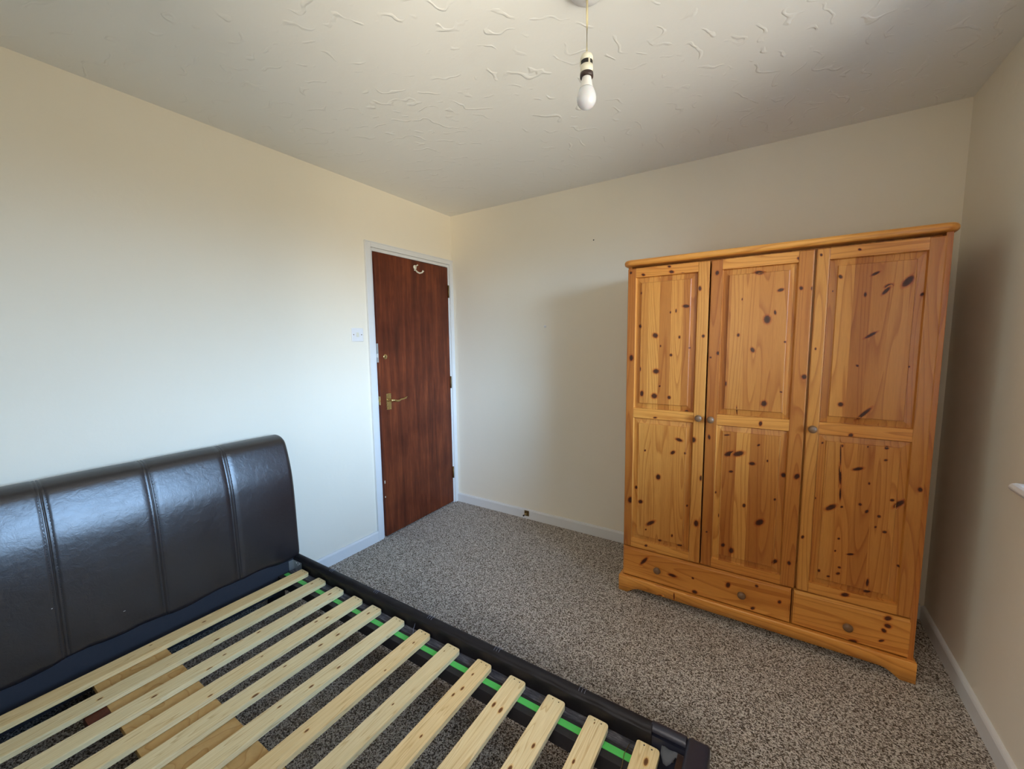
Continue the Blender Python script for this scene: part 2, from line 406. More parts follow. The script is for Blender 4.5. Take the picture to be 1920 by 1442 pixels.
# architrave: flat face, small outer bead; then the frame lining 12 mm deeper
b = MB()
for a0, a1 in ((-0.8615, -0.824), (-0.038, -0.0005)):
    b.box((0, a0, 0), (0.014, a1, 2.0485), 0.0015)
b.box((0, -0.8238, 2.018), (0.0138, -0.0382, 2.0485), 0.0015)
b.box((0, -0.868, 0), (0.017, -0.8612, 2.055), 0.002); b.box((0, -0.8608, 2.048), (0.017, -0.0005, 2.0548), 0.002)
struct(b, 'trim_1', 'gloss', 'white gloss architrave round the red-brown door')
b = MB()
b.box((-0.13, -0.8235, 0), (0.002, -0.806, 2.0175), 0.001); b.box((-0.13, -0.053, 0), (0.002, -0.0385, 2.0175), 0.001)
b.box((-0.13, -0.806, 1.996), (0.002, -0.053, 2.0175), 0.001)
struct(b, 'trim_2', 'gloss', 'white door lining inside the architrave')

# the door: hinged on its right edge, standing a touch open. Local frame: x out of the door face, y along it from the hinge (negative), z up
door = empty('door_1', (0.001, -0.0555, 0), math.radians(1.35), kind='structure', label='red-brown flush veneer door with brass lever, left of the corner')
DWd = 0.746
b = MB(); b.box((-0.043, -DWd, 0.010), (0, 0, 1.991), 0.0015); b.build('door_leaf', 'red', door)
# lever handle on a square-cut backplate
hp = MB(); hp.box((0.0005, -0.699, 0.917), (0.006, -0.657, 1.031), 0.002)
hpl = hp.build('handle_backplate', 'brass', door); hpl['label'] = 'pale brass backplate'
b = MB(); b.lathe([(0.011, 0.0), (0.011, 0.006), (0.008, 0.01), (0.008, 0.036), (0.010, 0.042), (0.006, 0.049), (0.0, 0.050)], (0.006, -0.685, 0.986), 'X', 16)
pts = [(0.044, -0.685, 0.986), (0.048, -0.665, 0.984), (0.048, -0.645, 0.977), (0.047, -0.625, 0.977), (0.046, -0.60, 0.984), (0.046, -0.575, 0.985), (0.046, -0.556, 0.989), (0.047, -0.547, 0.997)]
b.tube(pts, [0.006, 0.0075, 0.0085, 0.007, 0.0055, 0.005, 0.006, 0.0045], 10)
o = b.build('lever', 'brass', hpl)
b = MB()
for z in (1.021, 0.927): b.lathe([(0.003, 0), (0.003, 0.001), (0, 0.0014)], (0.006, -0.678, z), 'X', 8)
b.build('screws', 'oldbrass', hpl)
# keyhole escutcheon
b = MB(); b.lathe([(0.017, 0), (0.017, 0.002), (0.015, 0.0035), (0, 0.0036)], (0.0003, -0.690, 1.289), 'X', 24)
k = b.build('keyhole_plate', 'brass', door); k['label'] = 'round brass keyhole plate above the lever'
b = MB(); b.lathe([(0.0035, 0), (0.0035, 0.0008), (0, 0.001)], (0.0037, -0.690, 1.293), 'X', 12); b.box((0.0037, -0.6918, 1.279), (0.0046, -0.6882, 1.293)); b.build('keyhole', 'dark', k)
# faceplates let into the closing edge
b = MB(); b.box((-0.026, -DWd-0.0012, 1.252), (-0.002, -DWd+0.001, 1.381), 0.0005); b.box((-0.021, -DWd-0.006, 1.285), (-0.008, -DWd, 1.312), 0.001)
o = b.build('lock_faceplate', 'steel', door)
b = MB(); b.box((-0.024, -DWd-0.0012, 0.957), (-0.002, -DWd+0.001, 1.017), 0.0005); b.box((-0.018, -DWd-0.006, 0.978), (-0.006, -DWd, 0.996), 0.001)
o = b.build('latch_faceplate', 'brass', door)
# coat hook near the top
b = MB(); b.lathe([(0.016, 0), (0.016, 0.003), (0.012, 0.006), (0, 0.0065)], (0.0003, -0.372, 1.942), 'X', 18)
b.box((0.0003, -0.381, 1.915), (0.005, -0.363, 1.944), 0.002)
b.tube([(0.004, -0.372, 1.924), (0.022, -0.370, 1.905), (0.040, -0.364, 1.896), (0.056, -0.356, 1.900), (0.064, -0.350, 1.914)], [0.006, 0.0058, 0.0055, 0.0052, 0.0068], 8)
b.tube([(0.004, -0.372, 1.944), (0.020, -0.372, 1.952), (0.030, -0.371, 1.956)], [0.005, 0.004, 0.005], 8)
o = b.build('coat_hook', 'cream', door); o['label'] = 'cream coat hook screwed near the top of the door'
for z in (1.80, 1.05, 0.27):
    b = MB(); b.lathe([(0.0058, -0.05), (0.0058, 0.05)], (0.006, 0.001, z), 'Z', 12)
    for q in (-0.03, -0.01, 0.01, 0.03): b.lathe([(0.0062, q-0.0006), (0.0062, q+0.0006)], (0.006, 0.001, z), 'Z', 12)
    b.build('hinge', 'oldbrass', door)
# paint chips on the leaf edge
b = MB()
for y, z, h in ((-DWd+0.004, 0.408, 0.010), (-DWd+0.003, 0.300, 0.005)):
    b.box((0.0, y-0.003, z-h), (0.0004, y+0.003, z+h))
b.build('paint_chip', 'cream', door)

# window in the right wall (beside the camera), light comes in through it
win = MB()
fx0, fx1, fw = W+0.10, W+0.165, 0.055
win.box((fx0, WY0, WZ0), (fx1, WY0+fw, WZ1), 0.003); win.box((fx0, WY1-fw, WZ0), (fx1, WY1, WZ1), 0.003)
win.box((fx0, WY0+fw, WZ0), (fx1, WY1-fw, WZ0+fw), 0.003); win.box((fx0, WY0+fw, WZ1-fw), (fx1, WY1-fw, WZ1), 0.003)
ymid = (WY0+WY1)/2
win.box((fx0, ymid-0.03, WZ0+fw), (fx1, ymid+0.03, WZ1-fw), 0.003)
wo_ = struct(win, 'window_1', 'upvc', 'white framed two-pane window in the right wall')
for a0, a1 in ((WY0+fw, ymid-0.03), (ymid+0.03, WY1-fw)):
    b = MB(); b.box((W+0.130, a0, WZ0+fw), (W+0.134, a1, WZ1-fw)); b.build('pane', 'glass', wo_)
# window board with rounded nose; its far end shows at the right edge of the photo
b = MB()
prof = [(W+0.10, 0.9100), (W-0.045, 0.9100), (W-0.054, 0.9130), (W-0.059, 0.9200), (W-0.060, 0.9235), (W-0.059, 0.9270), (W-0.054, 0.9340), (W-0.045, 0.9370), (W+0.10, 0.9370)]
b.prism(prof, 1, WY0, WY1)
prof2 = [(W-0.001, 0.9100)]+prof[1:-1]+[(W-0.001, 0.9370)]
b.prism(prof2, 1, WY1, WY1+0.02); b.prism(prof2, 1, WY0-0.075, WY0)
o = b.build('window_sill', 'upvc', wo_)

# made-up window behind the camera, added to brighten wardrobe front and right wall
b = MB(); q0, q1 = YN-0.16, YN-0.10
b.box((NX0, q0, NZ0), (NX0+fw, q1, NZ1), 0.003); b.box((NX1-fw, q0, NZ0), (NX1, q1, NZ1), 0.003)
b.box((NX0+fw, q0, NZ0), (NX1-fw, q1, NZ0+fw), 0.003); b.box((NX0+fw, q0, NZ1-fw), (NX1-fw, q1, NZ1), 0.003)
w2 = struct(b, 'fill_window', 'upvc')
b = MB(); b.box((NX0+fw, YN-0.132, NZ0+fw), (NX1-fw, YN-0.128, NZ1-fw)); b.build('pane', 'glass', w2)

# marks on the walls: a nail hole and two flecks of filler
b = MB(); b.lathe([(0.0045, 0), (0.003, -0.0008), (0, -0.001)], (1.242, 0, 2.051), 'Y', 10)
tag(b.build('nail_hole', 'dark'), 'small dark nail hole high on the back wall left of the wardrobe', 'nail hole')
b = MB(); b.lathe([(0.010, 0), (0.007, -0.0008), (0, -0.001)], (0.875, 0, 1.491), 'Y', 10)
tag(b.build('filler_patch', 'white'), 'tiny white filler patch midway up the back wall', 'filler patch')

# ================================================================== SMALL FITTINGS
# light switch
sw = empty('light_switch', (0, -0.953, 1.439), label='square white light switch on the left wall beside the door frame', cat='light switch')
b = MB(); b.box((0, -0.043, -0.043), (0.008, 0.043, 0.043), 0.0025, seg=3); b.build('switch_plate', 'white', sw)
b = MB(); b.prism([(0.008, -0.013), (0.0125, -0.012), (0.0085, 0.013), (0.008, 0.013)], 1, -0.008, 0.008, bev=0.0005); b.box((0.0078, -0.0095, -0.0145), (0.0086, 0.0095, 0.0145), 0.0003); b.build('rocker', 'cream', sw)
for y in (-0.030, 0.030):
    b = MB(); b.lathe([(0.0035, 0), (0.0035, 0.0006), (0, 0.0007)], (0.008, y, 0), 'X', 10); b.build('screw', 'oldbrass', sw)
# door stop screwed to the skirting
ds = empty('door_stop', (0.715, -TS, 0.045), label='small dull brass door catch on the white skirting of the back wall', cat='door stop')
b = MB(); b.box((-0.019, -0.004, -0.021), (0.021, 0.0, 0.021), 0.001); b.build('mounting_plate', 'oldbrass', ds)
b = MB(); b.lathe([(0.006, -0.004), (0.006, -0.02), (0.008, -0.022), (0.008, -0.03), (0, -0.031)], (0.004, 0, 0.002), 'Y', 12); b.build('catch_pin', 'brass', ds)
b = MB(); b.box((-0.030, -0.012, -0.028), (-0.020, 0.0, -0.018), 0.002); b.build('rubber_pad', 'dark', ds)
# pendant light
PX, PY = 1.775, -1.430
pl = empty('pendant_light', (PX, PY, 2.0), label='bare bulb pendant hanging on a cream cord from the ceiling', cat='pendant light')
def P(z): return z-2.0
b = MB(); b.lathe([(0.053, P(H)), (0.053, P(H-0.006)), (0.046, P(H-0.016)), (0.030, P(H-0.024)), (0.010, P(H-0.030)), (0.0, P(H-0.030))], (0, 0, 0), 'Z', 40)
b.build('ceiling_rose', 'white', pl)
b = MB(); b.tube([(0, 0, P(H-0.028)), (0.0005, 0, P(2.32)), (0, 0, P(2.232))], 0.0030, 10); b.build('flex_cord', 'cord', pl)
b = MB()
b.lathe([(0.0035, P(2.238)), (0.0055, P(2.236)), (0.008, P(2.233)), (0.0165, P(2.228)), (0.0185, P(2.222)), (0.0188, P(2.212)), (0.0165, P(2.2115)), (0.0165, P(2.1995)), (0.0188, P(2.199)), (0.0188, P(2.178)), (0.014, P(2.178))], (0, 0, 0), 'Z', 32)
lh = b.build('lampholder', 'cream', pl)
b = MB(); b.lathe([(0.0172, P(2.2118)), (0.0172, P(2.1992))], (0, 0, 0), 'Z', 32, cap=False); b.build('shade_band', 'dark', lh)
for a in (-0.75, 1.4, 3.5):
    cx, cy = 0.0175*math.cos(a), 0.0175*math.sin(a)
    b = MB(); b.box((cx-0.0022, cy-0.0022, P(2.199)), (cx+0.0022, cy+0.0022, P(2.2125)), 0.0005)
    b.build('band_tab', 'cream', lh)
b = MB(); b.lathe([(0.0140, P(2.1785)), (0.0195, P(2.1783)), (0.0198, P(2.172)), (0.0195, P(2.1665)), (0.0150, P(2.166))], (0, 0, 0), 'Z', 32); b.build('shade_ring', 'bandm', lh)
b = MB(); b.lathe([(0.0135, P(2.176)), (0.0140, P(2.165)), (0.0155, P(2.158)), (0.0180, P(2.143)), (0.0205, P(2.137)), (0.0205, P(2.136))], (0, 0, 0), 'Z', 32)
o = b.build('bulb_collar', 'white', pl)
b = MB()
prof = [(0.0203, 2.1365), (0.0228, 2.131), (0.0262, 2.122), (0.0285, 2.113), (0.0290, 2.106)]
prof += [(0.029*math.cos(a), 2.106-0.029*math.sin(a)) for a in [math.pi/2*k/8 for k in range(1, 9)]]
b.lathe([(r_, P(z)) for r_, z in prof], (0, 0, 0), 'Z', 36); b.build('bulb', 'bulb', pl)
# knot positions on the wardrobe front (x, z, half-axes), metres
KNOTS = [(0.009, 1.726, 0.005, 0.0, 0.0, -0.006),(0.197, 1.738, 0.007, -0.001, 0.0, -0.005),(0.208, 1.711, 0.01, -0.001, 0.001, -0.007),
(0.072, 1.71, 0.008, -0.001, 0.001, -0.006),(0.338, 1.621, 0.006, -0.001, 0.0, -0.01),(0.261, 1.7, 0.008, -0.001, 0.0, -0.002),
(0.019, 1.29, 0.009, 0.0, 0.0, -0.014),(0.36, 1.397, 0.006, 0.0, 0.0, -0.007),(0.063, 1.62, 0.004, 0.0, 0.0, -0.006),
(0.279, 1.542, 0.014, -0.001, 0.0, -0.007),(0.234, 1.522, 0.003, 0.0, 0.0, -0.008),(0.208, 1.516, 0.003, 0.0, 0.0, -0.005),
(0.061, 1.453, 0.007, -0.001, 0.0, -0.008),(0.138, 1.404, 0.012, -0.001, 0.001, -0.011),(0.253, 1.394, 0.004, 0.0, 0.0, -0.007),
(0.165, 1.351, 0.003, 0.0, 0.0, -0.005),(0.216, 1.306, 0.006, 0.0, 0.0, -0.006),(0.3, 1.341, 0.004, 0.0, 0.0, -0.003),
(0.146, 1.223, 0.013, 0.0, 0.0, -0.011),(0.067, 1.232, 0.003, 0.0, 0.0, -0.01),(0.077, 1.105, 0.008, 0.001, 0.0, -0.013),
(0.14, 1.096, 0.013, 0.001, 0.001, -0.012),(0.166, 1.148, 0.004, 0.001, 0.0, -0.004),(0.213, 1.093, 0.007, 0.0, 0.0, -0.008),
(0.296, 1.031, 0.009, 0.001, 0.0, -0.006),(0.409, 1.686, 0.007, 0.0, 0.0, -0.009),(0.717, 1.715, 0.006, -0.001, 0.0, -0.006),
(0.731, 1.591, 0.006, -0.001, 0.0, -0.007),(0.768, 1.587, 0.003, 0.0, 0.0, -0.007),(0.426, 1.316, 0.006, 0.0, 0.0, -0.008),
(0.395, 1.296, 0.004, 0.0, 0.0, -0.004),(0.76, 1.217, 0.008, 0.0, 0.0, -0.009),(0.611, 0.999, 0.005, 0.001, 0.0, -0.009),
(0.513, 1.052, 0.002, 0.0, 0.001, -0.018),(0.576, 1.671, 0.016, -0.002, 0.0, -0.008),(0.659, 1.589, 0.01, 0.003, 0.002, -0.006),
(0.515, 1.559, 0.002, 0.0, 0.0, -0.005),(0.615, 1.465, 0.012, 0.0, 0.001, -0.016),(0.643, 1.494, 0.004, 0.0, 0.001, -0.009),
(0.506, 1.399, 0.005, 0.0, 0.0, -0.007),(0.565, 1.331, 0.006, 0.004, 0.005, -0.009),(0.685, 1.366, 0.004, 0.0, 0.0, -0.004),
(0.464, 1.174, 0.003, 0.0, 0.0, -0.01),(0.619, 1.091, 0.01, 0.001, 0.0, -0.012),(0.681, 1.147, 0.004, 0.0, 0.001, -0.003),
(0.792, 1.72, 0.004, -0.001, 0.0, -0.005),(0.913, 1.726, 0.005, -0.001, 0.0, -0.004),(0.793, 1.336, 0.003, 0.0, 0.0, -0.005),
(0.929, 0.984, 0.007, 0.001, 0.001, -0.007),(0.859, 1.626, 0.006, -0.001, 0.001, -0.007),(0.966, 1.628, 0.011, 0.006, 0.002, -0.004),
(0.94, 1.549, 0.004, 0.0, 0.0, -0.008),(1.008, 1.577, 0.011, 0.003, 0.001, -0.007),(1.001, 1.559, 0.01, 0.012, 0.003, -0.005),
(1.061, 1.59, 0.013, 0.016, 0.006, -0.009),(1.105, 1.539, 0.005, 0.003, 0.001, -0.005),(0.838, 1.571, 0.002, 0.0, 0.0, -0.003),
(0.966, 1.39, 0.016, 0.011, 0.002, -0.004),(0.932, 1.268, 0.004, 0.0, 0.001, -0.004),(1.086, 1.267, 0.003, 0.0, 0.0, -0.003),
(0.888, 1.107, 0.008, 0.001, 0.001, -0.008),(0.964, 1.075, 0.019, 0.023, 0.003, -0.005),(0.332, 0.89, 0.01, 0.002, 0.001, -0.012),
(0.372, 0.703, 0.005, 0.001, 0.0, -0.012),(0.028, 0.522, 0.012, 0.003, 0.0, -0.015),(0.358, 0.468, 0.009, 0.002, 0.001, -0.015),
(0.116, 0.286, 0.007, 0.002, 0.0, -0.006),(0.295, 1.028, 0.007, 0.001, 0.0, -0.006),(0.147, 0.984, 0.008, 0.001, 0.0, -0.004),
(0.266, 0.882, 0.015, -0.004, -0.002, -0.007),(0.238, 0.813, 0.009, 0.007, 0.004, -0.006),(0.1, 0.805, 0.004, 0.001, 0.0, -0.005),
(0.296, 0.817, 0.004, 0.001, 0.001, -0.005),(0.17, 0.674, 0.01, 0.002, 0.001, -0.013),(0.056, 0.595, 0.007, 0.001, 0.0, -0.008),
(0.082, 0.523, 0.011, 0.002, 0.0, -0.009),(0.312, 0.547, 0.004, 0.001, 0.0, -0.005),(0.137, 0.417, 0.019, 0.014, 0.004, -0.007),
(0.113, 0.375, 0.004, 0.001, 0.0, -0.004),(0.246, 0.375, 0.004, 0.001, 0.0, -0.007),(0.186, 0.332, 0.007, 0.002, 0.0, -0.007),
(0.284, 0.332, 0.012, 0.003, 0.0, -0.006),(0.402, 0.912, 0.005, 0.0, 0.001, -0.01),(0.477, 0.931, 0.011, 0.002, 0.0, -0.003),
(0.492, 0.843, 0.02, 0.009, 0.003, -0.009),(0.529, 0.848, 0.019, 0.008, 0.003, -0.01),(0.585, 0.809, 0.011, 0.001, 0.0, -0.007),
(0.607, 0.899, 0.005, 0.003, 0.001, -0.004),(0.501, 0.758, 0.008, 0.001, 0.0, -0.005),(0.708, 0.773, 0.009, 0.001, 0.001, -0.009),
(0.756, 0.778, 0.008, 0.008, 0.004, -0.008),(0.439, 0.641, 0.003, 0.001, 0.0, -0.005),(0.561, 0.604, 0.006, 0.001, 0.0, -0.008),
(0.456, 0.529, 0.002, 0.0, 0.0, -0.008),(0.68, 0.658, 0.004, 0.001, 0.0, -0.005),(0.626, 0.537, 0.014, 0.01, 0.004, -0.011),
(0.407, 0.436, 0.004, 0.001, 0.0, -0.004),(0.481, 0.388, 0.007, 0.002, 0.0, -0.008),(0.517, 0.37, 0.009, 0.002, 0.001, -0.012),
(0.693, 0.364, 0.009, 0.003, 0.0, -0.009),(0.747, 0.375, 0.006, 0.001, 0.001, -0.008),(0.61, 0.999, 0.006, 0.001, 0.0, -0.01),
(0.644, 0.831, 0.003, 0.0, 0.0, -0.005),(0.107, 0.196, 0.016, 0.022, 0.006, -0.004),(0.253, 0.16, 0.019, -0.001, -0.002, -0.007),
(0.352, 0.177, 0.005, 0.001, 0.001, -0.005),(0.51, 0.192, 0.009, 0.003, 0.0, -0.012),(0.628, 0.226, 0.006, 0.001, 0.001, -0.006),
(0.363, 0.106, 0.011, -0.001, -0.002, -0.009),(0.72, 0.179, 0.006, 0.003, 0.001, -0.007),(0.617, 0.111, 0.008, 0.003, 0.0, -0.007),
(0.193, 0.034, 0.015, 0.005, 0.0, -0.007),(0.268, 0.058, 0.003, 0.001, 0.001, -0.018),(0.723, 0.025, 0.01, 0.004, 0.0, -0.009),
(0.79, 0.509, 0.005, 0.002, 0.0, -0.007),(0.838, 0.937, 0.003, 0.001, 0.0, -0.004),(0.903, 0.934, 0.004, 0.001, 0.0, -0.005),
(1.041, 0.944, 0.006, 0.001, 0.0, -0.006),(1.041, 0.894, 0.005, 0.001, 0.0, -0.004),(0.984, 0.941, 0.002, 0.0, 0.0, -0.004),
(0.959, 0.845, 0.015, 0.005, 0.0, -0.006),(0.997, 0.79, 0.003, 0.0, 0.0, -0.005),(0.827, 0.691, 0.002, 0.0, 0.0, -0.004),
(0.88, 0.664, 0.016, 0.011, 0.002, -0.009),(0.916, 0.674, 0.004, 0.001, 0.0, -0.004),(0.974, 0.697, 0.005, 0.001, 0.001, -0.005),
(0.996, 0.672, 0.005, 0.002, 0.0, -0.006),(1.07, 0.735, 0.006, 0.001, 0.0, -0.005),(1.091, 0.721, 0.015, 0.013, 0.003, -0.009),
(1.035, 0.66, 0.005, 0.001, 0.001, -0.005),(1.027, 0.613, 0.003, 0.001, 0.0, -0.004),(1.056, 0.599, 0.006, 0.001, 0.0, -0.005),
(0.914, 0.534, 0.004, 0.001, 0.0, -0.004),(0.955, 0.476, 0.011, 0.003, 0.0, -0.004),(0.905, 0.477, 0.003, 0.001, 0.0, -0.004),
(1.107, 0.466, 0.005, -0.002, -0.001, -0.004),(0.855, 0.373, 0.004, 0.001, 0.0, -0.006),(0.92, 0.38, 0.006, 0.002, 0.0, -0.005),
(0.923, 0.408, 0.005, 0.001, 0.001, -0.004),(0.888, 0.357, 0.005, 0.001, 0.0, -0.004),(0.948, 0.293, 0.012, 0.004, 0.001, -0.008),
(1.016, 0.37, 0.004, 0.002, 0.0, -0.015),(1.018, 0.329, 0.011, 0.003, 0.0, -0.006),(1.147, 0.793, 0.006, 0.001, 0.001, -0.008),
(0.903, 0.811, 0.004, 0.0, 0.003, -0.037),(0.908, 0.728, 0.003, 0.001, 0.001, -0.024),(0.928, 0.982, 0.007, 0.001, 0.0, -0.007),
(0.9, 0.893, 0.002, 0.0, 0.002, -0.041),(1.088, 0.239, 0.01, 0.004, 0.001, -0.009),(1.09, 0.206, 0.01, -0.001, -0.001, -0.008),
(1.079, 0.182, 0.007, -0.003, -0.002, -0.007),(1.074, 0.135, 0.008, 0.004, 0.0, -0.005),(0.982, 0.092, 0.015, 0.006, 0.001, -0.009)]

# ================================================================== WARDROBE
# local frame: x along the front (left to right), y back towards the wall, z up; y=0 is the plinth face
WR = empty('wardrobe', (1.642, -0.539, 0), math.radians(-0.39), label='honey pine three-door wardrobe with knotty panels and two drawers', cat='wardrobe')
FY = 0.015      # face of doors and drawers
DOORS = [(-0.006, 0.378, 0.035, 0.328), (0.384, 0.771, 0.431, 0.717), (0.778, 1.158, 0.822, 1.112)]
DZ0, DZ1 = 0.2625, 1.745
OPEN = [(0.307, 0.976), (1.026, 1.699)]
DRAW = [(-0.007, 0.762), (0.771, 1.163)]
RAISE = [(0.0, 0.0), (0.0035, 0.0095), (0.0045, 0.0098), (0.0275, 0.0068), (0.0292, 0.0008), (0.0305, 0.0)]
def raised(d):
    if d <= 0: return 0
    for (a, ya), (b_, yb) in zip(RAISE, RAISE[1:]):
        if d <= b_: return ya+(yb-ya)*(d-a)/(b_-a)
    return 0
def owner(s, z):
    if z < 0.09: return ('plinth', (-0.022, 1.178, 0.037 if 0.09 < s < 1.06 else 0.004, 0.079), None)
    if z < 0.2585:
        for i, (a, b_) in enumerate(DRAW):
            if a <= s <= b_: return (('drawer', i), (a+0.003, b_-0.003, 0.094, 0.252), None)
        return None
    for i, (a, b_, p, q) in enumerate(DOORS):
        if a-0.003 <= s <= b_+0.004:
            for j, (z0, z1) in enumerate(OPEN):
                if p < s < q and z0 < z < z1: return (('panel', i, j), (p+0.002, q-0.002, z0+0.002, z1-0.002), (p, q, z0, z1))
            # stay on the same stile or rail
            if s < p: R = (a+0.002, p-0.001, DZ0+.002, DZ1-.002)
            elif s > q: R = (q+0.001, b_-0.002, DZ0+.002, DZ1-.002)
            elif z < OPEN[0][0]: R = (p, q, DZ0+.002, OPEN[0][0]-.001)
            elif z > OPEN[1][1]: R = (p, q, OPEN[1][1]+.001, DZ1-.002)
            else: R = (p, q, OPEN[0][1]+.001, OPEN[1][0]-.001)
            return (('door', i), R, 'V' if (s < p or s > q) else 'H')
    return None
KN = {}
for k in KNOTS:
    w = owner(k[0], k[1])
    if w: KN.setdefault(w[0], []).append((k, w[1], w[2]))
def put_knots(b, key, depth, mi=0):
    for n_, (k, R, ex) in enumerate(KN.get(key, [])):
        def fn(s, z, R=R, ex=ex, n_=n_):
            s = min(max(s, R[0]), R[1]); z = min(max(z, R[2]), R[3])
            return Vector((s, depth(s, z)-0.0004-n_*0.00003, z))
        kk = 1.05
        b.knot((k[0], k[1]), (k[2]*kk, k[3]*kk), (k[4]*kk, k[5]*kk), fn, (0 if ex == 'V' else 1) if key[0] == 'door' else mi)
# carcass: sides, top, bottom, back, divider, drawer rail
b = MB(); D = 0.50
b.box((-0.010, 0.036, 0.03), (0.008, D, 1.757), 0.0015); b.box((1.154, 0.0165, 0.03), (1.173, D, 1.757), 0.0015)
b.box((1.1585, 0.0160, 0.262), (1.173, 0.05, 1.757), 0.0015)
b.box((0.008, 0.062, 1.738), (1.154, D, 1.757)); b.box((0.008, 0.04, 0.245), (1.154, D, 0.262)); b.box((0.008, 0.04, 0.06), (1.154, D, 0.078))
b.box((0.008, D-0.008, 0.078), (1.154, D, 1.738)); b.box((0.766, 0.04, 0.078), (0.782, D-0.008, 1.738))
b.build('carcass', 'pv', WR)
# cornice: a bullnosed top board with rounded front corners
def cornice():
    b = MB(); x0, x1, y0, y1, z0, z1, rc = -0.027, 1.190, -0.014, 0.508, 1.757, 1.786, 0.045
    def outline(off):
        pts = []
        for cx, a0 in ((x0+rc, math.pi), (x1-rc, 1.5*math.pi)):
            for i in range(9):
                a = a0+math.pi/2*i/8; rr = rc-off
                pts.append((cx+rr*math.cos(a), y0+rc+rr*math.sin(a)))
        pts += [(x1-off, y1), (x0+off, y1)]
        return pts
    rr = (z1-z0)/2; rows = []
    for i in range(11):
        a = -math.pi/2+math.pi*i/10
        rows.append([(x, y, z0+rr+rr*math.sin(a)) for x, y in outline((1-math.cos(a))*rr*0.8)])
    vs = b.grid(rows, 0, True, True)
    b.bm.faces.new(vs[0]); b.bm.faces.new(vs[-1])
    return b
o = cornice().build('cornice', 'ph', WR)
# plinth with shaped feet at the corners
def plinth():
    b = MB(); x0, x1, z1 = -0.024, 1.182, 0.088
    def bottom(x):
        d_ = min(x-x0, x1-x)
        if d_ < 0.048: return 0.0
        if d_ < 0.115: t = (d_-0.048)/0.067; return 0.034*math.sin(t*math.pi/2)**1.0
        return 0.034
    xs = [x0, x0+0.0475]+[x0+0.048+0.067*i/12 for i in range(1, 13)]
    xs += [x0+(x1-x0)*i/10 for i in range(2, 9)]+[x1-0.048-0.067*i/12 for i in range(12, 0, -1)]+[x1-0.0475, x1]
    poly = [(x, bottom(x)) for x in xs]+[(x1, z1-0.008), (x1-0.003, z1-0.002), (x1-0.01, z1), (x0+0.01, z1), (x0+0.003, z1-0.002), (x0, z1-0.008)]
    b.prism(poly[:], 1, 0.0035, 0.020)
    # face with an eased upper edge
    face = [(x, bottom(x)+0.0) for x in xs]
    rows = []
    for yy, zt in ((0.0, z1-0.0065), (0.0012, z1-0.003), (0.004, z1-0.0008), (0.008, z1)):
        rows.append([(x, yy, zt) for x in xs])
    rows.insert(0, [(x, 0.0, bottom(x)+0.0008) for x in xs]); rows.insert(0, [(x, 0.004, bottom(x)) for x in xs])
    b.grid(rows, 0, True)
    b.box((x0, 0.0008, 0), (x0+0.02, 0.50, z1-0.001), 0.003); b.box((x1-0.02, 0.0008, 0), (x1, 0.50, z1-0.001), 0.003)
    put_knots(b, 'plinth', lambda s, z: 0.0)
    return b
plinth().build('plinth', 'ph', WR)
# doors
def knob_mesh(b, c, r=0.0165):
    # turned knob pointing to -y
    pr = [(0.008, 0.0), (0.0075, -0.006), (0.008, -0.009), (r*0.86, -0.013), (r, -0.018), (r*0.98, -0.023), (r*0.82, -0.028), (r*0.45, -0.031), (0.0, -0.032)]
    b.lathe(pr, c, 'Y', 24)
KP = [(0.353, 1.002), (0.407, 1.000), (0.800, 0.996)]
for i, (a, b_, p, q) in enumerate(DOORS):
    b = MB(); B = 0.0040
    b.box((a, FY, DZ0), (p+0.0004, FY+0.0195, DZ1), B, 0); b.box((q-0.0004, FY, DZ0), (b_, FY+0.0195, DZ1), B, 0)
    for z0, z1 in ((DZ0, OPEN[0][0]), (OPEN[0][1], OPEN[1][0]), (OPEN[1][1], DZ1)):
        b.box((p, FY+0.0002, z0+0.0001), (q, FY+0.0193, z1), 0.0006, 1)
    put_knots(b, ('door', i), lambda s, z: FY)
    dr = b.build('door', ['pv', 'ph'], WR)
    for j, (z0, z1) in enumerate(OPEN):
        b = MB(); rings = []
        for dd, yy in RAISE: rings.append([(p+dd, FY+yy, z0+dd), (q-dd, FY+yy, z0+dd), (q-dd, FY+yy, z1-dd), (p+dd, FY+yy, z1-dd)])
        vs = b.grid(rings, 0, False, True); b.bm.faces.new(vs[-1])
        b.box((p-0.0, FY+0.0135, z0-0.0), (q+0.0, FY+0.0175, z1+0.0))
        def dep(s, z, p=p, q=q, z0=z0, z1=z1): return FY+raised(min(s-p, q-s, z-z0, z1-z))
        put_knots(b, ('panel', i, j), dep)
        b.build('door_panel', 'pv', dr)
    b = MB(); knob_mesh(b, (KP[i][0], FY, KP[i][1])); b.build('door_knob', 'knob', dr)
# drawers: fielded front with a stepped, eased top
for i, (a, b_) in enumerate(DRAW):
    b = MB(); z0, z1 = 0.092, 0.2555
    rings = []
    for dd, yy in ((0.0, 0.019), (0.0, 0.006), (0.002, 0.0035), (0.012, 0.0012), (0.014, 0.0), ):
        rings.append([(a+dd*0.5, FY+yy, z0+dd*0.4), (b_-dd*0.5, FY+yy, z0+dd*0.4), (b_-dd*0.5, FY+yy, z1-dd), (a+dd*0.5, FY+yy, z1-dd)])
    vs = b.grid(rings, 0, False, True); b.bm.faces.new(vs[-1]); b.bm.faces.new(vs[0])
    b.box((a+0.02, FY+0.02, z0+0.012), (b_-0.02, FY+0.40, z1-0.014))
    put_knots(b, ('drawer', i), lambda s, z: FY)
    dw = b.build('drawer', 'ph', WR)
    for kx, kz in (((0.180, 0.172), (0.569, 0.168)) if i == 0 else ((0.963, 0.160),)):
        b = MB(); knob_mesh(b, (kx, FY, kz), 0.018); b.build('drawer_knob', 'knob', dw)

